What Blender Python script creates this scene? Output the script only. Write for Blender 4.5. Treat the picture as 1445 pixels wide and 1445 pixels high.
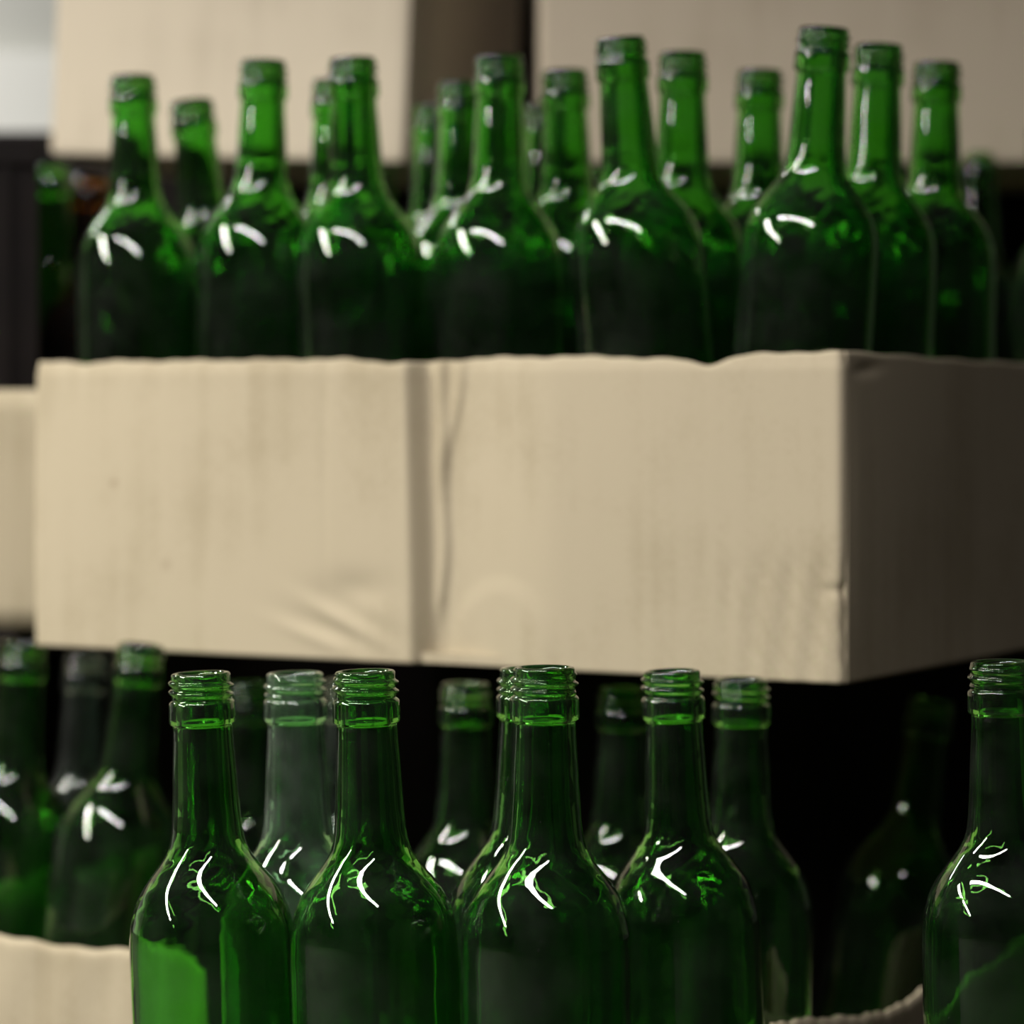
import bpy, math, random
from mathutils import Vector

random.seed(7)
for o in list(bpy.data.objects):
    bpy.data.objects.remove(o)
SC = bpy.context.scene
COL = SC.collection

# ------------------------------------------------------------------ camera
F_PX, CX, HY = 4300.0, 722.5, 583.0      # focal length in pixels, principal column, horizon row
CZ = 0.47                                # camera height above the floor
cam_d = bpy.data.cameras.new('camera')
cam = bpy.data.objects.new('camera', cam_d)
COL.objects.link(cam)
cam.location = (0, 0, CZ)
cam.rotation_euler = (math.pi / 2, 0, 0)
cam_d.sensor_width = 36.0
cam_d.lens = 36.0 * F_PX / 1445.0
cam_d.shift_y = -(722.5 - HY) / 1445.0
cam_d.clip_start = 0.05
cam_d.dof.use_dof = True
cam_d.dof.focus_distance = 1.345
cam_d.dof.aperture_fstop = cam_d.lens / 1000.0 / 0.019
SC.camera = cam

# ------------------------------------------------------------------ world, lamps, exposure
world = bpy.data.worlds.new('world')
SC.world = world
world.use_nodes = True
world.node_tree.nodes['Background'].inputs[0].default_value = (0.75, 0.85, 1.0, 1)
world.node_tree.nodes['Background'].inputs[1].default_value = 0.004


def tube_or_fill_lamp(name, a, b, width, power, col):
    """A fluorescent tube under the ceiling, or an added fill strip, running from a to b."""
    a, b = Vector(a), Vector(b)
    ld = bpy.data.lights.new(name, 'AREA')
    ld.shape = 'RECTANGLE'
    ld.size = (b - a).length
    ld.size_y = width
    ld.energy = power
    ld.color = col
    lo = bpy.data.objects.new(name, ld)
    COL.objects.link(lo)
    lo.location = (a + b) / 2
    d = b - a
    lo.rotation_euler = (0, 0, math.atan2(d.y, d.x))
    return lo


LAMP_Z = CZ + 0.92
tube_or_fill_lamp('tube_or_fill_lamp', (-3.0, -0.30, LAMP_Z), (-1.25, 1.85, LAMP_Z), 0.15, 122, (1.0, 0.975, 0.89))
tube_or_fill_lamp('tube_or_fill_lamp', (-0.88, 1.36, LAMP_Z), (0.17, 0.26, LAMP_Z), 0.075, 29, (1.0, 0.96, 0.97))
tube_or_fill_lamp('tube_or_fill_lamp', (-1.5, 2.95, LAMP_Z), (-0.75, 3.10, LAMP_Z), 0.05, 11, (1.0, 0.98, 0.94))  # no known lamp: fill added to brighten the back wall

SC.view_settings.view_transform = 'Standard'
SC.view_settings.look = 'None'
SC.view_settings.gamma = 1.0
SC.view_settings.use_curve_mapping = False
SC.view_settings.exposure = 0.0
cy = SC.cycles
cy.max_bounces = 28
cy.transmission_bounces = 28
cy.glossy_bounces = 8
cy.diffuse_bounces = 4
cy.sample_clamp_indirect = 6.0
cy.blur_glossy = 0.6
cy.use_denoising = True


# ------------------------------------------------------------------ helpers
def P(x, y, z):
    """Point of the room seen at photo pixel (x, y) at distance z."""
    return Vector(((x - CX) * z / F_PX, z, (HY - y) * z / F_PX + CZ))


def tag(o, label=None, cat=None, group=None, kind=None):
    for k, v in (('label', label), ('category', cat), ('group', group), ('kind', kind)):
        if v:
            o[k] = v
    return o


def mesh(name, verts, faces, smooth=True):
    me = bpy.data.meshes.new(name)
    me.from_pydata(verts, [], faces)
    me.update()
    if smooth:
        me.polygons.foreach_set('use_smooth', [True] * len(me.polygons))
    return me


def obj(name, me, mat=None, parent=None):
    o = bpy.data.objects.new(name, me)
    COL.objects.link(o)
    if mat is not None and me is not None:
        if len(me.materials) == 0:
            me.materials.append(mat)
    if parent is not None:
        o.parent = parent
    return o


def empty(name, loc, rz=0.0, ry=0.0):
    o = bpy.data.objects.new(name, None)
    COL.objects.link(o)
    o.empty_display_size = 0.02
    o.location = loc
    o.rotation_euler = (0, ry, rz)
    return o


def box_mesh(name, x0, x1, y0, y1, z0, z1, bev=0.0):
    b = bev
    if b <= 0:
        v = [(x, y, z) for z in (z0, z1) for y in (y0, y1) for x in (x0, x1)]
        f = [(0, 2, 3, 1), (4, 5, 7, 6), (0, 1, 5, 4), (2, 6, 7, 3), (0, 4, 6, 2), (1, 3, 7, 5)]
        return mesh(name, v, f, False)
    import bmesh
    bm = bmesh.new()
    bmesh.ops.create_cube(bm, size=1.0)
    for v in bm.verts:
        v.co = Vector(((x0 + x1) / 2 + v.co.x * (x1 - x0), (y0 + y1) / 2 + v.co.y * (y1 - y0),
                       (z0 + z1) / 2 + v.co.z * (z1 - z0)))
    bmesh.ops.bevel(bm, geom=list(bm.edges), offset=b, segments=2, affect='EDGES', profile=0.6)
    me = bpy.data.meshes.new(name)
    bm.to_mesh(me)
    bm.free()
    return me


def sstep(a, b, x):
    t = max(0.0, min(1.0, (x - a) / (b - a)))
    return t * t * (3 - 2 * t)


def bump(c, w, x):
    t = (x - c) / w
    return math.exp(-t * t)


# ------------------------------------------------------------------ materials
def new_mat(name):
    m = bpy.data.materials.new(name)
    m.use_nodes = True
    nt = m.node_tree
    nt.nodes.clear()
    out = nt.nodes.new('ShaderNodeOutputMaterial')
    return m, nt, out


def N(nt, typ, **kw):
    n = nt.nodes.new(typ)
    for k, v in kw.items():
        if k.startswith('i_'):
            n.inputs[k[2:].replace('_', ' ')].default_value = v
        else:
            setattr(n, k, v)
    return n


def cardboard(name, c1, c2, flute=0.12, stains=()):
    m, nt, out = new_mat(name)
    L = nt.links.new
    bs = N(nt, 'ShaderNodeBsdfPrincipled')
    bs.inputs['Roughness'].default_value = 0.82
    bs.inputs['Specular IOR Level'].default_value = 0.25
    tc = N(nt, 'ShaderNodeTexCoord')
    # broad blotches
    n1 = N(nt, 'ShaderNodeTexNoise')
    n1.inputs['Scale'].default_value = 9
    n1.inputs['Detail'].default_value = 5
    L(tc.outputs['Object'], n1.inputs['Vector'])
    # paper fibre
    mp = N(nt, 'ShaderNodeMapping')
    mp.inputs['Scale'].default_value = (900, 900, 320)
    L(tc.outputs['Object'], mp.inputs['Vector'])
    n2 = N(nt, 'ShaderNodeTexNoise')
    n2.inputs['Scale'].default_value = 1
    n2.inputs['Detail'].default_value = 3
    L(mp.outputs[0], n2.inputs['Vector'])
    # faint upright flute streaks
    mp3 = N(nt, 'ShaderNodeMapping')
    mp3.inputs['Scale'].default_value = (85, 85, 3)
    L(tc.outputs['Object'], mp3.inputs['Vector'])
    n3 = N(nt, 'ShaderNodeTexNoise')
    n3.inputs['Scale'].default_value = 1
    n3.inputs['Detail'].default_value = 2
    L(mp3.outputs[0], n3.inputs['Vector'])
    a = N(nt, 'ShaderNodeMath', operation='MULTIPLY_ADD')
    L(n3.outputs['Fac'], a.inputs[0])
    a.inputs[1].default_value = 0.45
    L(n1.outputs['Fac'], a.inputs[2])
    b = N(nt, 'ShaderNodeMath', operation='MULTIPLY_ADD')
    L(n2.outputs['Fac'], b.inputs[0])
    b.inputs[1].default_value = 0.5
    L(a.outputs[0], b.inputs[2])
    rp = N(nt, 'ShaderNodeValToRGB')
    rp.color_ramp.elements[0].position = 0.62
    rp.color_ramp.elements[0].color = (*c1, 1)
    rp.color_ramp.elements[1].position = 1.22 if False else 1.0
    rp.color_ramp.elements[1].color = (*c2, 1)
    L(b.outputs[0], rp.inputs[0])
    col = rp.outputs[0]
    for (p, r, amt) in stains:
        vd = N(nt, 'ShaderNodeVectorMath', operation='DISTANCE')
        L(tc.outputs['Object'], vd.inputs[0])
        vd.inputs[1].default_value = p
        jit = N(nt, 'ShaderNodeMath', operation='MULTIPLY_ADD')
        nj = N(nt, 'ShaderNodeTexNoise')
        nj.inputs['Scale'].default_value = 150
        L(tc.outputs['Object'], nj.inputs['Vector'])
        L(nj.outputs['Fac'], jit.inputs[0])
        jit.inputs[1].default_value = r * 1.6
        L(vd.outputs['Value'], jit.inputs[2])
        mr = N(nt, 'ShaderNodeMapRange')
        mr.inputs['From Min'].default_value = r * 0.7
        mr.inputs['From Max'].default_value = r * 2.0
        mr.inputs['To Min'].default_value = amt
        mr.inputs['To Max'].default_value = 0.0
        L(jit.outputs[0], mr.inputs[0])
        mx = N(nt, 'ShaderNodeMix', data_type='RGBA')
        L(mr.outputs[0], mx.inputs[0])
        L(col, mx.inputs[6])
        mx.inputs[7].default_value = (0.16, 0.11, 0.06, 1)
        col = mx.outputs[2]
    L(col, bs.inputs['Base Color'])
    s = N(nt, 'ShaderNodeMath', operation='MULTIPLY_ADD')
    L(n3.outputs['Fac'], s.inputs[0])
    s.inputs[1].default_value = 1.6
    L(n2.outputs['Fac'], s.inputs[2])
    bp = N(nt, 'ShaderNodeBump')
    bp.inputs['Strength'].default_value = flute
    bp.inputs['Distance'].default_value = 0.0015
    L(s.outputs[0], bp.inputs['Height'])
    L(bp.outputs[0], bs.inputs['Normal'])
    L(bs.outputs[0], out.inputs[0])
    return m


def glass(name, col, dust=0.02, dust_col=(0.55, 0.58, 0.52), seed=0.0):
    m, nt, out = new_mat(name)
    L = nt.links.new
    g = N(nt, 'ShaderNodeBsdfPrincipled')
    g.inputs['Base Color'].default_value = (*[c * c for c in col], 1)
    g.inputs['Roughness'].default_value = 0.0
    g.inputs['IOR'].default_value = 1.52
    g.inputs['Transmission Weight'].default_value = 1.0
    d = N(nt, 'ShaderNodeBsdfDiffuse')
    d.inputs['Color'].default_value = (*dust_col, 1)
    tc = N(nt, 'ShaderNodeTexCoord')
    mp = N(nt, 'ShaderNodeMapping')
    mp.inputs['Location'].default_value = (seed, seed * 2, 0)
    L(tc.outputs['Object'], mp.inputs['Vector'])
    n1 = N(nt, 'ShaderNodeTexNoise')
    n1.inputs['Scale'].default_value = 45
    n1.inputs['Detail'].default_value = 4
    L(mp.outputs[0], n1.inputs['Vector'])
    n2 = N(nt, 'ShaderNodeTexNoise')
    n2.inputs['Scale'].default_value = 1400
    L(mp.outputs[0], n2.inputs['Vector'])
    sp = N(nt, 'ShaderNodeMapRange')
    sp.inputs['From Min'].default_value = 0.74
    sp.inputs['From Max'].default_value = 0.80
    sp.inputs['To Max'].default_value = 0.25
    L(n2.outputs['Fac'], sp.inputs[0])
    mr = N(nt, 'ShaderNodeMapRange')
    mr.inputs['From Min'].default_value = 0.35
    mr.inputs['From Max'].default_value = 0.75
    mr.inputs['To Min'].default_value = dust * 0.25
    mr.inputs['To Max'].default_value = dust * 1.8
    L(n1.outputs['Fac'], mr.inputs[0])
    ad = N(nt, 'ShaderNodeMath', operation='ADD')
    L(mr.outputs[0], ad.inputs[0])
    L(sp.outputs[0], ad.inputs[1])
    mx = N(nt, 'ShaderNodeMixShader')
    L(ad.outputs[0], mx.inputs[0])
    L(g.outputs[0], mx.inputs[1])
    L(d.outputs[0], mx.inputs[2])
    # slow waviness of blown glass
    n4 = N(nt, 'ShaderNodeTexNoise')
    n4.inputs['Scale'].default_value = 28
    L(mp.outputs[0], n4.inputs['Vector'])
    bp = N(nt, 'ShaderNodeBump')
    bp.inputs['Strength'].default_value = 0.10
    bp.inputs['Distance'].default_value = 0.004
    L(n4.outputs['Fac'], bp.inputs['Height'])
    L(bp.outputs[0], g.inputs['Normal'])
    L(mx.outputs[0], out.inputs[0])
    return m


def plain(name, c1, c2, scale=6.0, rough=0.8, spec=0.3, bumps=0.1):
    m, nt, out = new_mat(name)
    L = nt.links.new
    bs = N(nt, 'ShaderNodeBsdfPrincipled')
    bs.inputs['Roughness'].default_value = rough
    bs.inputs['Specular IOR Level'].default_value = spec
    tc = N(nt, 'ShaderNodeTexCoord')
    n1 = N(nt, 'ShaderNodeTexNoise')
    n1.inputs['Scale'].default_value = scale
    n1.inputs['Detail'].default_value = 6
    L(tc.outputs['Object'], n1.inputs['Vector'])
    rp = N(nt, 'ShaderNodeValToRGB')
    rp.color_ramp.elements[0].position = 0.3
    rp.color_ramp.elements[0].color = (*c1, 1)
    rp.color_ramp.elements[1].position = 0.7
    rp.color_ramp.elements[1].color = (*c2, 1)
    L(n1.outputs['Fac'], rp.inputs[0])
    L(rp.outputs[0], bs.inputs['Base Color'])
    bp = N(nt, 'ShaderNodeBump')
    bp.inputs['Strength'].default_value = bumps
    bp.inputs['Distance'].default_value = 0.003
    L(n1.outputs['Fac'], bp.inputs['Height'])
    L(bp.outputs[0], bs.inputs['Normal'])
    L(bs.outputs[0], out.inputs[0])
    return m


TAN1, TAN2 = (0.310, 0.257, 0.163), (0.415, 0.353, 0.243)
M_CARD_U = cardboard('cardboard_upper', TAN1, TAN2, 0.10,
                     stains=(((0.062, 0.0, 0.100), 0.0035, 0.55), ((0.100, 0.0, 0.052), 0.005, 0.3)))
M_CARD = cardboard('cardboard', TAN1, TAN2, 0.16)
M_CARD_P = cardboard('cardboard_pale', (0.48, 0.41, 0.31), (0.60, 0.52, 0.40), 0.05)
M_CARD_D = cardboard('cardboard_brown', (0.46, 0.38, 0.28), (0.55, 0.465, 0.355), 0.05)
M_GREEN = glass('green_glass', (0.465, 0.80, 0.345), 0.007)
M_PALE = glass('dusty_green_glass', (0.56, 0.82, 0.56), 0.035, (0.62, 0.66, 0.60), 3.0)
M_CLEAR = glass('clear_glass', (0.80, 0.90, 0.84), 0.008, (0.62, 0.66, 0.62), 5.0)
M_AMBER = glass('amber_glass', (0.55, 0.36, 0.05), 0.01)
M_CRATE = plain('dark_crate_plastic', (0.005, 0.0035, 0.003), (0.009, 0.006, 0.005), 20, 0.6, 0.15)
M_FLOOR = plain('concrete', (0.022, 0.021, 0.019), (0.04, 0.038, 0.035), 5, 0.85)
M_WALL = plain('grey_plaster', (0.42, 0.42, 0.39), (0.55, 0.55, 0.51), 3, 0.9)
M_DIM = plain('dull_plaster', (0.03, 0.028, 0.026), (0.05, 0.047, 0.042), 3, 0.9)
M_WHITE = plain('white_paint', (0.74, 0.74, 0.70), (0.82, 0.82, 0.78), 3, 0.6)

# ------------------------------------------------------------------ the room
RX0, RX1, RY0, RY1, RZ = -4.5, 3.0, -2.6, 3.4, 2.5


def slab(name, b, mat):
    return tag(obj(name, box_mesh(name, *b), mat), kind='structure')


slab('floor', (RX0, RX1, RY0, RY1, -0.1, 0.0), M_FLOOR)
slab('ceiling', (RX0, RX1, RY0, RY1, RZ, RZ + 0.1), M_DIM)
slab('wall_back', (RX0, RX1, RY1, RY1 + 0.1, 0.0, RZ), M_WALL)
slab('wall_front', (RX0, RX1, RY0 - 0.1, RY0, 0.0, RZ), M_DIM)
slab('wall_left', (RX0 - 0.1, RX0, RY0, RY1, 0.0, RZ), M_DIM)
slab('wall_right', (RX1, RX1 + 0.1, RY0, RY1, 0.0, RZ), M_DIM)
slab('trim_1', (RX0, -0.2, RY1 - 0.03, RY1, CZ + 0.27, CZ + 0.40), M_WHITE)

# ------------------------------------------------------------------ bottles
SEG = 56
PROF = [(0.0235, 0.0134), (0.030, 0.0136), (0.043, 0.0144), (0.058, 0.0151), (0.0705, 0.0160), (0.076, 0.0169),
        (0.0800, 0.0182), (0.0840, 0.0205), (0.0880, 0.0236), (0.0946, 0.0287), (0.1000, 0.0321), (0.1060, 0.0346),
        (0.1147, 0.0367), (0.125, 0.0373), (0.138, 0.0374)]


def catmull(pts, x):
    for i in range(len(pts) - 1):
        if x <= pts[i + 1][0] or i == len(pts) - 2:
            break
    x0, y0 = pts[i]
    x1, y1 = pts[i + 1]
    h = x1 - x0
    def slope(k):
        if k == 0:
            return (pts[1][1] - pts[0][1]) / (pts[1][0] - pts[0][0])
        if k == len(pts) - 1:
            return 0.0
        return (pts[k + 1][1] - pts[k - 1][1]) / (pts[k + 1][0] - pts[k - 1][0])
    t = (x - x0) / h
    m0, m1 = slope(i) * h, slope(i + 1) * h
    return ((2 * t ** 3 - 3 * t ** 2 + 1) * y0 + (t ** 3 - 2 * t ** 2 + t) * m0
            + (-2 * t ** 3 + 3 * t ** 2) * y1 + (t ** 3 - t ** 2) * m1)


def outer_r(d):
    return catmull(PROF, d) if d < 0.138 else 0.0374


def inner_r(d):
    if d < 0.024:
        return 0.0096
    if d < 0.06:
        return 0.0096 + (d - 0.024) / 0.036 * 0.0012
    return outer_r(d) - 0.0043 + 0.0011 * sstep(0.07, 0.115, d)


def revolve(rings, H, flip=False, close_last=False, wavy=0.0):
    """rings: list of (depth below the rim, radius or function of the angle), followed downwards along the outside."""
    vs, fs = [], []
    for d, r in rings:
        for j in range(SEG):
            a = 2 * math.pi * j / SEG
            rr = r(a) if callable(r) else r
            if wavy and d > CUT2 + 0.004:
                q = d - CUT2
                f = min(1.0, (d - CUT2 - 0.004) / 0.02) * (1 - sstep(0.100, 0.120, d))
                rr += f * (0.00018 * (math.sin(3 * a + 190 * q + wavy) + math.sin(2 * a - 150 * q))
                           + 0.00009 * (math.sin(9 * a + 820 * q + 2 * wavy) + math.sin(11 * a - 640 * q)))
            vs.append((rr * math.cos(a), rr * math.sin(a), H - d))
    for i in range(len(rings) - 1):
        for j in range(SEG):
            k = (j + 1) % SEG
            q = (i * SEG + j, (i + 1) * SEG + j, (i + 1) * SEG + k, i * SEG + k)
            fs.append(q[::-1] if flip else q)
    if close_last:
        vs.append((0, 0, H - close_last))
        c = len(vs) - 1
        b = (len(rings) - 1) * SEG
        for j in range(SEG):
            k = (j + 1) % SEG
            fs.append((b + k, b + j, c) if flip else (b + j, c, b + k))
    return vs, fs


def join(*parts):
    V, Fc = [], []
    for vs, fs in parts:
        o = len(V)
        V += vs
        Fc += [tuple(i + o for i in f) for f in fs]
    return V, Fc


def thread_r(d, r0):
    def f(a):
        t = a / (2 * math.pi)
        x = 0.0
        for k in range(-1, 4):
            c = 0.0028 + 0.0040 * (k + t)
            g = sstep(0.0024, 0.0046, c) * (1 - sstep(0.0100, 0.0122, c))
            w = (d - c) / 0.00105
            x += g * math.exp(-w ** 4)
        return r0 + 0.00140 * min(x, 1.0)
    return f


CACHE = {}
CUT1, CUT2 = 0.0300, 0.0640


def bottle_meshes(H, mat):
    key = (round(H, 3), mat.name)
    if key in CACHE:
        return CACHE[key]
    H = key[0]
    # screw finish: inside from the cut up to the lip, over the lip, threads, collar, down to the cut
    lip = [(0.0007, 0.0104), (0.0002, 0.0111), (0.0, 0.0119), (0.0002, 0.0127), (0.0008, 0.0133)]
    rings = [(d, inner_r(d)) for d in (CUT1, 0.026, 0.022, 0.016, 0.010, 0.005, 0.0018)] + lip
    d = 0.0013
    while d < 0.0121:
        rings.append((d, thread_r(d, 0.0134)))
        d += 0.00036
    rings += [(0.0124, 0.0136), (0.0128, 0.0142), (0.0133, 0.0147), (0.0141, 0.01495), (0.017, 0.0150), (0.0212, 0.0151), (0.0218, 0.0151),
              (0.0224, 0.0150), (0.0229, 0.01475), (0.0233, 0.0142), (0.0236, 0.0137), (0.0239, 0.01345), (0.0244, 0.0134), (0.0265, 0.0135),
              (CUT1, outer_r(CUT1))]
    fin = mesh('screw_finish', *revolve(rings, H))
    ds = [CUT1 + (CUT2 - CUT1) * i / 8 for i in range(9)]
    nk = mesh('neck', *join(revolve([(x, outer_r(x)) for x in ds], H),
                            revolve([(x, inner_r(x)) for x in ds], H, True)))
    ds = [CUT2 + (0.138 - CUT2) * i / 30 for i in range(31)]
    lo = [0.18, 0.23, 0.28, H - 0.02, H - 0.008]
    o_r = [(x, outer_r(x)) for x in ds + lo] + [(H - 0.003, 0.0366), (H - 0.0006, 0.0345), (H, 0.032), (H - 0.002, 0.028),
                                                (H - 0.012, 0.020), (H - 0.020, 0.009)]
    di = [CUT2 + (0.162 - CUT2) * i / 76 for i in range(77)]
    i_r = [(x, inner_r(x)) for x in di + lo[:-1]] + [(H - 0.010, 0.0325), (H - 0.007, 0.029), (H - 0.018, 0.021),
                                                     (H - 0.026, 0.009)]
    bd = mesh('body', *join(revolve(o_r, H, False, H - 0.022), revolve(i_r, H, True, H - 0.028, 1.0 + 50 * H)))
    CACHE[key] = (fin, nk, bd)
    for me in CACHE[key]:
        me.materials.append(mat)
    return CACHE[key]


PLACED = []


def bottle(x, y, z, xb, base, label, group, mat=None, drop=0.13, frame=None, top=None):
    """rim centre at photo pixel (x, y) at distance z; the axis passes photo column xb `drop` metres lower; stands on height base.
    frame = (front right corner, turn, length, depth) of its tray keeps the glass inside the walls."""
    rim = P(x, y, z)
    slope = (xb - x) * z / F_PX / drop
    loc = Vector((rim.x + slope * (rim.z - base), z, base))
    if frame:
        c, ang, L, W = frame
        ux, uy = math.cos(ang), math.sin(ang)
        def inside(p, m):
            dx, dy = p.x - c[0], p.y - c[1]
            u, n = dx * ux + dy * uy, -dx * uy + dy * ux
            u, n = min(max(u, -L + m), -m), min(max(n, m), W - m)
            return Vector((c[0] + u * ux - n * uy, c[1] + u * uy + n * ux, p.z))
        loc = inside(loc, 0.0374 + 0.0050)
        k = (top - base) / (rim.z - base)         # the glass at the height of the tray edge
        mid = loc.lerp(rim, k)
        fix = inside(mid, 0.0374 + 0.0050) - mid
        loc = inside(loc + fix / (1 - k), 0.0374 + 0.0050)
    ax = rim - loc
    H = round(ax.length, 3)
    e = empty('wine_bottle', loc)
    e.rotation_euler = Vector((0, 0, 1)).rotation_difference(ax).to_euler()
    tag(e, label, 'bottle', group)
    sp = random.uniform(0, 6.28)
    for nm, me in zip(('screw_finish', 'neck', 'body'), bottle_meshes(H, mat or M_GREEN)):
        p = obj(nm, me, None, e)
        p.rotation_euler = (0, 0, sp)
    PLACED.append((loc.copy(), rim.copy(), label, P(x, y, z)))
    return e


# ------------------------------------------------------------------ cardboard trays
ANG = -math.atan2(0.267, 0.465)                  # the stack is turned to the left


def wall_path(L, W, side, r=0.005, n=120):
    pts = []
    if side in ('front', 'back'):
        for i in range(7):
            a = math.pi / 2 * i / 6
            pts.append((r - r * math.cos(a), r - r * math.sin(a), -math.cos(a), -math.sin(a), r * a - r * 1.57 + r))
        for i in range(1, n):
            s = r + (L - 2 * r) * i / n
            pts.append((s, 0, 0, -1, s))
        for i in range(7):
            a = math.pi / 2 * i / 6
            pts.append((L - r + r * math.sin(a), r - r * math.cos(a), math.sin(a), -math.cos(a), L - r + r * a))
        if side == 'back':
            pts = [(L - px, W - py, -nx, -ny, s) for px, py, nx, ny, s in pts]
    else:
        for i in range(n + 1):
            s = r + (W - 2 * r) * i / n
            pts.append((L, s, 1, 0, s))
        if side == 'left':
            pts = [(L - px, W - py, -nx, -ny, s) for px, py, nx, ny, s in pts]
    return pts


def panel_mesh(name, path, H, top, disp, th=0.004, nv=40):
    n = len(path)
    vs, fs = [], []
    for layer in (0, 1):
        for (px, py, nx, ny, s) in path:
            h = H + top(s)
            for k in range(nv + 1):
                v = k / nv
                d = disp(s, v * h) - layer * th
                zz = v * h
                if k == nv:                      # softly rounded raw edge
                    d += -0.0008 if layer == 0 else 0.0008
                vs.append((px + nx * d, py + ny * d, zz))
    m = n * (nv + 1)
    def I(l, i, k):
        return l * m + i * (nv + 1) + k
    for i in range(n - 1):
        for k in range(nv):
            fs.append((I(0, i, k), I(0, i + 1, k), I(0, i + 1, k + 1), I(0, i, k + 1)))
            fs.append((I(1, i, k), I(1, i, k + 1), I(1, i + 1, k + 1), I(1, i + 1, k)))
        fs.append((I(0, i, nv), I(0, i + 1, nv), I(1, i + 1, nv), I(1, i, nv)))
        fs.append((I(0, i, 0), I(1, i, 0), I(1, i + 1, 0), I(0, i + 1, 0)))
    for k in range(nv):
        fs.append((I(0, 0, k), I(0, 0, k + 1), I(1, 0, k + 1), I(1, 0, k)))
        fs.append((I(0, n - 1, k), I(1, n - 1, k), I(1, n - 1, k + 1), I(0, n - 1, k + 1)))
    return mesh(name, vs, fs)


ZERO1 = lambda s: 0.0
ZERO2 = lambda s, v: 0.0


def tray(label, corner, ang, L, W, H, mat, fns=None, group='cardboard trays of bottles', n=120, nv=40):
    """corner: front right bottom corner; the front runs to the left from there."""
    fns = fns or {}
    c = Vector(corner) - Vector((math.cos(ang) * L, math.sin(ang) * L, 0))
    e = empty('cardboard_tray', c, ang)
    tag(e, label, 'tray', group)
    for side, nm in (('front', 'front_panel'), ('right', 'side_panel'), ('back', 'back_panel'), ('left', 'side_panel')):
        top, disp = fns.get(side, (ZERO1, ZERO2))
        fine = side in fns
        me = panel_mesh(nm, wall_path(L, W, side, n=n if fine else 24), H, top, disp, nv=nv if fine else 10)
        obj(nm, me, mat, e)
    obj('bottom_panel', box_mesh('bottom_panel', 0.0045, L - 0.0045, 0.0045, W - 0.0045, 0.0005, 0.006), mat, e)
    return e


def carton(label, corner, ang, L, W, H, mat, roll=0.0, cat='box'):
    """closed carton: corner is the front right bottom corner."""
    c = Vector(corner) - Vector((math.cos(ang) * L, math.sin(ang) * L, 0))
    e = empty('cardboard_box', c, ang)
    if roll:
        e.rotation_euler = (0, roll, ang)
        e.location = Vector(corner) - e.rotation_euler.to_matrix() @ Vector((L, 0, 0))
    tag(e, label, cat, 'closed cardboard boxes')
    obj('body', box_mesh('body', 0, L, 0, W, 0, H, 0.006), mat, e)
    g = 0.0012
    obj('top_flap', box_mesh('top_flap', 0.004, L - 0.004, 0.004, W / 2 - g, H - 0.001, H + 0.004, 0.001), mat, e)
    obj('top_flap', box_mesh('top_flap', 0.004, L - 0.004, W / 2 + g, W - 0.004, H - 0.001, H + 0.004, 0.001), mat, e)
    return e


# --- upper tray with the centre fold
UL, UW, UH = 0.536, 0.40, 0.1725
UB = CZ - 0.1415                                  # its underside


def u_top(s):
    t = 0.0
    t -= 0.0016 * bump(0.040, 0.006, s)           # small nick at the left
    t -= 0.0025 * sstep(0.22, 0.262, s) * (1 - sstep(0.262, 0.32, s))
    t -= 0.0048 * bump(0.456, 0.014, s) + 0.0016 * bump(0.425, 0.02, s)
    t += 0.0012 * sstep(0.46, 0.52, s)
    t += 0.0004 * math.sin(s * 120) + 0.0003 * math.sin(s * 310 + 1)
    return t


def u_disp(s, v):
    h = v / UH
    s0 = 0.2655 + 0.0050 * (1 - h)
    d = 0.0
    relax = 1 - sstep(s0 + 0.016, s0 + 0.10, s)
    # main fold: a facet turned away from the lamp
    d -= 0.0120 * sstep(s0 - 0.001, s0 + 0.0115, s) * relax
    # ridge, then a wandering second fold that meets the first near the bottom
    s1 = s0 + 0.0185 - 0.0065 * sstep(0.42, 0.12, h) + 0.0006 * math.sin(h * 9)
    amp = sstep(0.10, 0.22, h)
    d += 0.0030 * amp * sstep(s0 + 0.009, s1 - 0.001, s) * (1 - sstep(s1, s1 + 0.0055, s))
    # third short crease at the top
    s2 = s0 + 0.033 - 0.016 * sstep(0.98, 0.55, h)
    a3 = sstep(0.5, 0.72, h)
    d += 0.0016 * a3 * sstep(s2 - 0.010, s2 - 0.001, s) * (1 - sstep(s2, s2 + 0.0045, s))
    # pressed-in arc on the right half
    q = math.hypot((s - 0.327) / 0.040, (v - 0.010) / 0.042)
    d += 0.0011 * (1 - sstep(0.70, 1.04, q))
    # wrinkles low on the left half
    for c, k, y0 in ((0.225, -0.42, 0.022), (0.205, -0.30, 0.012)):
        w = v - (y0 + k * (s - c))
        d += 0.0011 * bump(0, 0.0042, w) * bump(c, 0.026, s)
        d -= 0.0013 * bump(0.008, 0.006, w) * bump(c + 0.008, 0.026, s)
    d -= 0.0020 * bump(0.233, 0.022, s) * bump(0.040, 0.010, v)
    # faint score line, soft waves
    d -= 0.0004 * bump(0.212, 0.0012, s) * sstep(0.1, 0.4, h)
    d += 0.0009 * math.sin(s * 21 + 0.6) * math.sin(h * 2.7 + 0.4) + 0.0004 * math.sin(s * 55 + h * 5)
    # crumpled lower right corner
    c2 = sstep(0.44, 0.52, s) * (1 - sstep(0.30, 0.42, h))
    d += c2 * (0.0007 * math.sin(s * 420 + h * 30) * math.sin(h * 38 + s * 60) - 0.0006)
    d -= 0.0016 * sstep(0.518, 0.532, s) * bump(0.283, 0.018, h)
    # top edge lip rolls back slightly
    d -= 0.0012 * sstep(0.95, 1.0, h)
    return d


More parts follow.
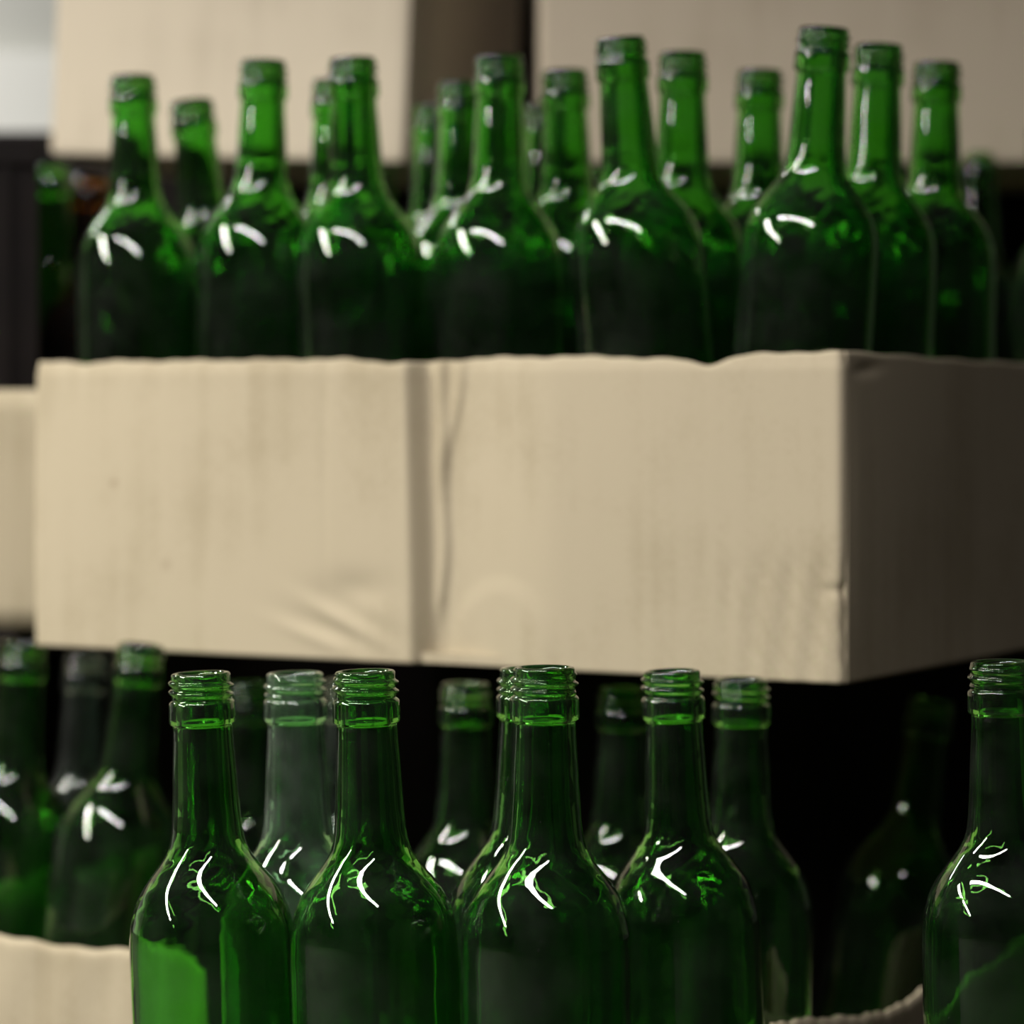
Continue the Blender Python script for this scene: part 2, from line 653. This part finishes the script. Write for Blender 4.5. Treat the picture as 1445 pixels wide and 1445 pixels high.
def ur_top(s):
    return 0.0004 * math.sin(s * 90) - 0.002 * sstep(0.02, 0.2, s) + 0.0012


def ur_disp(s, v):
    h = v / UH
    d = 0.0012 * math.sin(s * 17 + 1) * math.sin(h * 3)
    d -= 0.0014 * bump(0.03, 0.018, s) * bump(0.955, 0.02, h - 0.4 * (s - 0.03))
    return d * sstep(0.0, 0.02, s)


UC = (0.173, 1.590, UB)
tray('tan cardboard tray with a creased centre fold, full of bottles, stacked across the middle', UC, ANG, UL, UW, UH, M_CARD_U,
     {'front': (u_top, u_disp), 'right': (ur_top, ur_disp)}, n=330, nv=110)

# --- lower tray under it
LB, LL = 0.0, 0.62
LH = CZ - 0.300 - LB


def l_top(s):
    # the front is cut down between a torn edge and the right corner
    cut = sstep(LL - 0.3435, LL - 0.3385, s) * (1 - sstep(LL - 0.034, LL - 0.012, s))
    lip = 0.005 * sstep(LL - 0.358, LL - 0.343, s) * (1 - cut)
    return 0.0012 * math.sin(s * 60) + 0.0006 * math.sin(s * 210) - lip - 0.125 * cut


def lr_top(s):
    t = -0.0014 - 0.017 * sstep(-0.02, 0.165, s) + 0.004 * sstep(0.16, 0.21, s)
    return t + 0.0005 * math.sin(s * 400) + 0.0006 * math.sin(s * 170)


def l_disp(s, v):
    return 0.0011 * math.sin(s * 25) * math.sin(v * 14) + 0.0004 * math.sin(s * 140 + 3 * math.sin(v * 20))


def lr_disp(s, v):
    e = sstep(0.12, 0.17, v)
    return (0.004 * sstep(0.05, 0.12, s) * e + 0.001 * math.sin(s * 40 + v * 20)) * sstep(0.0, 0.02, s)


LC = (0.128, 1.500, LB)
tray('tan cardboard tray of bottles underneath the creased tray, its top edge low at the left', LC, ANG, LL, UW, LH, M_CARD,
     {'front': (l_top, l_disp), 'right': (lr_top, lr_disp), 'back': (lambda s: -0.11, ZERO2)}, n=320, nv=40)

# --- front tray and right tray (their edges lie below the picture)
tray('cardboard tray holding the sharp front row of bottles, nearest the camera', (0.175, 1.262, 0.0), 0.0, 0.40, 0.228, 0.135, M_CARD)
tray('cardboard tray holding the single sharp bottle at the right edge', (0.43, 1.262, 0.0), 0.0, 0.235, 0.205, 0.12, M_CARD)

# --- trays and boxes behind
tray('far cardboard tray at the left edge of the photo, below a dark crate', (-0.250, 2.000, UB), 0.0, 0.42, 0.40, 0.157, M_CARD)
tray('cardboard tray of shadowed bottles under the tilted pale box', (0.128, 2.245, UB), 0.0, 0.36, 0.34, 0.16, M_CARD)
tray('cardboard tray of shadowed bottles under the wide brown box', (0.605, 2.150, UB), 0.0, 0.47, 0.40, 0.16, M_CARD)
BA = P(570, 230, 2.27)
carton('pale tilted cardboard box standing on bottle tops at the upper left', BA, math.radians(-16), 0.288, 0.30, 0.30, M_CARD_P, math.radians(2.6))
BB = P(760, 231, 2.30)
carton('wide brown cardboard box in the background at the upper right', (BB.x + 0.47, 2.30, BB.z), math.radians(0), 0.47, 0.30, 0.32, M_CARD_D)

# --- dark crates: one upright at the left edge, others added to carry the stack and darken its gaps
def crate(label, loc, ang, w, d, h):
    e = empty('plastic_crate', loc, ang)
    tag(e, label, 'crate', 'dark plastic crates')
    obj('front_wall', box_mesh('front_wall', 0, w, 0.004, 0.010, 0.0, h - 0.02, 0.001), M_CRATE, e)
    obj('back_wall', box_mesh('back_wall', 0, w, d - 0.010, d - 0.004, 0.0, h - 0.02, 0.001), M_CRATE, e)
    obj('side_wall', box_mesh('side_wall', 0.002, 0.008, 0.010, d - 0.010, 0.0, h - 0.02, 0.001), M_CRATE, e)
    obj('side_wall', box_mesh('side_wall', w - 0.008, w - 0.002, 0.010, d - 0.010, 0.0, h - 0.02, 0.001), M_CRATE, e)
    obj('base', box_mesh('base', 0.008, w - 0.008, 0.010, d - 0.010, 0.0, 0.006), M_CRATE, e)
    obj('lid', box_mesh('lid', 0.012, w - 0.012, 0.014, d - 0.014, h - 0.012, h - 0.0005, 0.001), M_CRATE, e)
    for b in ((0, w, 0.0, 0.014, h - 0.02, h), (0, w, d - 0.014, d, h - 0.02, h),
              (0, 0.012, 0.014, d - 0.014, h - 0.02, h), (w - 0.012, w, 0.014, d - 0.014, h - 0.02, h)):
        obj('rim', box_mesh('rim', *b, 0.002), M_CRATE, e)
    k = max(3, round(w / 0.07))
    for i in range(k):
        x = 0.02 + i * (w - 0.046) / (k - 1)
        obj('rib', box_mesh('rib', x, x + 0.006, 0.0, 0.004, 0.0, h - 0.02), M_CRATE, e)
    return e


crate('dark brown plastic crate standing upright at the left edge of the photo',
      (-0.325 - 0.262 * math.cos(0.23), 2.095 - 0.262 * math.sin(0.23), UB + 0.006), 0.23, 0.262, 0.20, CZ + 0.190 - UB - 0.006)
FH = UB - 0.0005  # floor crates: unseen supports, coloured black to stand in for shade
crate('added lidded crate, black in place of shade, on the floor under the far left tray', (-0.67, 2.00, 0.0), 0.0, 0.345, 0.96, FH)
crate('added lidded crate, black in place of shade, on the floor under the tray below the tilted box', (-0.322, 2.245, 0.0), 0.0, 0.450, 0.70, FH)
crate('added lidded crate, black in place of shade, on the floor under the tray below the wide box', (0.135, 2.150, 0.0), 0.0, 0.47, 0.75, FH)
SH = CZ + 0.183 - FH  # back crates: added so the lit wall stays hidden and gaps look dark
crate('added black crate screening the lit wall behind the amber bottle and the tilted box', (-0.655, 2.685, FH + 0.0005), 0.0, 0.40, 0.25, SH + 0.065)
crate('tall added black crate screening the lit wall in the gap between the two background boxes', (-0.235, 2.685, FH + 0.0005), 0.0, 0.36, 0.25, SH + 0.45)
crate('added black crate screening the lit wall behind the bottles under the wide box', (0.135, 2.625, FH + 0.0005), 0.0, 0.46, 0.26, SH + 0.10)

# ------------------------------------------------------------------ the bottles
GU, GL, GF, GB = 'bottles in the upper tray', 'bottles in the lower tray', 'sharp bottles in the front trays', 'shadowed bottles in the back trays'
ub = UB + 0.006
G = 'green glass wine bottle'
upper = [
    (187, 108, 1.883, 185, G + ' at the left end of the upper tray front row'),
    (372, 85, 1.835, 366, G + ' second from left among the tall upper tray bottles'),
    (497, 82, 1.785, 505, G + ' third from left among the tall upper tray bottles, above the fold'),
    (705, 80, 1.770, 704, G + ' in the middle of the upper tray front row'),
    (875, 53, 1.687, 893, G + ' in the upper tray front row, second from the box corner'),
    (1163, 38, 1.641, 1154, G + ' with the highest rim, right at the corner of the upper tray'),
    (1240, 62, 1.722, 1232, G + ' directly behind the highest one, upper tray'),
    (1322, 88, 1.812, 1316, G + ' third along the dark right side of the upper tray'),
    (963, 73, 1.778, 962, G + ' of the upper tray second row, right of the second tallest'),
    (1072, 100, 1.852, 1068, G + ' standing alone left of the highest bottle, upper tray second row'),
    (797, 100, 1.852, 803, G + ' in the upper tray second row in front of the box gap'),
    (650, 115, 1.911, 648, G + ' half hidden left of the middle upper bottle'),
    (472, 112, 1.905, 472, G + ' almost hidden behind the third bottle from left, upper tray'),
    (270, 142, 1.955, 292, G + ' with a low rim between the two leftmost upper bottles'),
    (768, 147, 2.050, 770, G + ' mostly hidden at the upper tray back, before the box gap'),
    (612, 150, 2.066, 612, G + ' farthest back in the upper tray before the dark box side'),
]
for x, y, z, xb, lb in upper:
    bottle(x, y, z, xb, ub, lb, GU, None, 0.13, (UC, ANG, UL, UW), UB + UH)

lb0 = LB + 0.006
lower = [
    (33, 905, 1.865, 12, G + ' at the left edge under the left end of the upper tray', None),
    (200, 908, 1.785, 163, G + ' blurred, behind the low tray edge at the left', None),
    (122, 922, 1.950, 104, 'clear glass wine bottle with pale shoulder between two green bottles, lower left', M_CLEAR),
    (352, 962, 1.800, 352, G + ' in shade behind the leftmost sharp bottle', None),
    (492, 958, 1.720, 490, 'clear glass wine bottle almost hidden behind the second sharp bottle', M_CLEAR),
    (657, 963, 1.672, 655, G + ' in shade between second and third sharp bottles', None),
    (879, 970, 1.690, 872, G + ' in shade between third and fourth sharp bottles', None),
    (1046, 957, 1.562, 1060, G + ' dim and dusty, right of the sharp row, under the box corner', None),
    (1316, 985, 1.860, 1275, G + ' nearly black in the shade under the box corner, far right', None),
]
for x, y, z, xb, lb, mt in lower:
    bottle(x, y, z, xb, lb0, lb, GL, mt, 0.13, (LC, ANG, LL, UW), LB + LH)

front = [
    (283, 950, 1.378, 301, G + ' in sharp focus, leftmost of the lower front row', None),
    (515, 945, 1.352, 529, G + ' in sharp focus, second from left in the lower front row', None),
    (768, 940, 1.322, 772, G + ' in sharp focus, third and nearest of the lower front row', None),
    (948, 946, 1.437, 963, G + ' fourth from left in the lower front row, slightly behind', None),
    (416, 950, 1.446, 424, 'dusty pale green wine bottle between the first two sharp bottles', M_PALE),
    (746, 943, 1.423, 741, G + ' hidden behind the third sharp bottle, left shoulder showing', None),
    (1412, 933, 1.355, 1421, G + ' in sharp focus, cut off by the right edge of the photo', None),
]
for x, y, z, xb, lb, mt in front:
    bottle(x, y, z, xb, 0.006, lb, GF, mt, drop=0.135)

back = [
    (72, 232, 2.262, 72, 'dark green wine bottle beside the dark crate under the tilted box', None),
    (128, 246, 2.190, 128, 'amber glass bottle in the shade under the tilted box', M_AMBER),
    (1380, 216, 2.310, 1380, 'green wine bottle with a low rim behind the rightmost upper bottle', None),
    (1478, 178, 2.195, 1500, 'green wine bottle at the right edge behind the upper tray', None),
]
ORD = ('first', 'second', 'third', 'fourth', 'fifth', 'sixth', 'seventh', 'eighth')
row_a = [(-0.185, 2.295), (-0.145, 2.375), (-0.103, 2.295), (-0.060, 2.375), (-0.018, 2.295), (0.022, 2.375), (0.064, 2.295)]
row_b = [(0.180, 2.200), (0.220, 2.280), (0.265, 2.200), (0.306, 2.380)]
for row, where in ((row_a, 'under the pale tilted box'), (row_b, 'under the wide brown box')):
    for i, (X, Y) in enumerate(row):
        px = CX + X * F_PX / Y
        py = HY - 0.1845 * F_PX / Y
        back.append((px, py, Y, px, 'shadowed green wine bottle %s, %s from the left in its tray' % (where, ORD[i]), None))
for x, y, z, xb, lb, mt in back:
    bottle(x, y, z, xb, ub, lb, GB, mt)
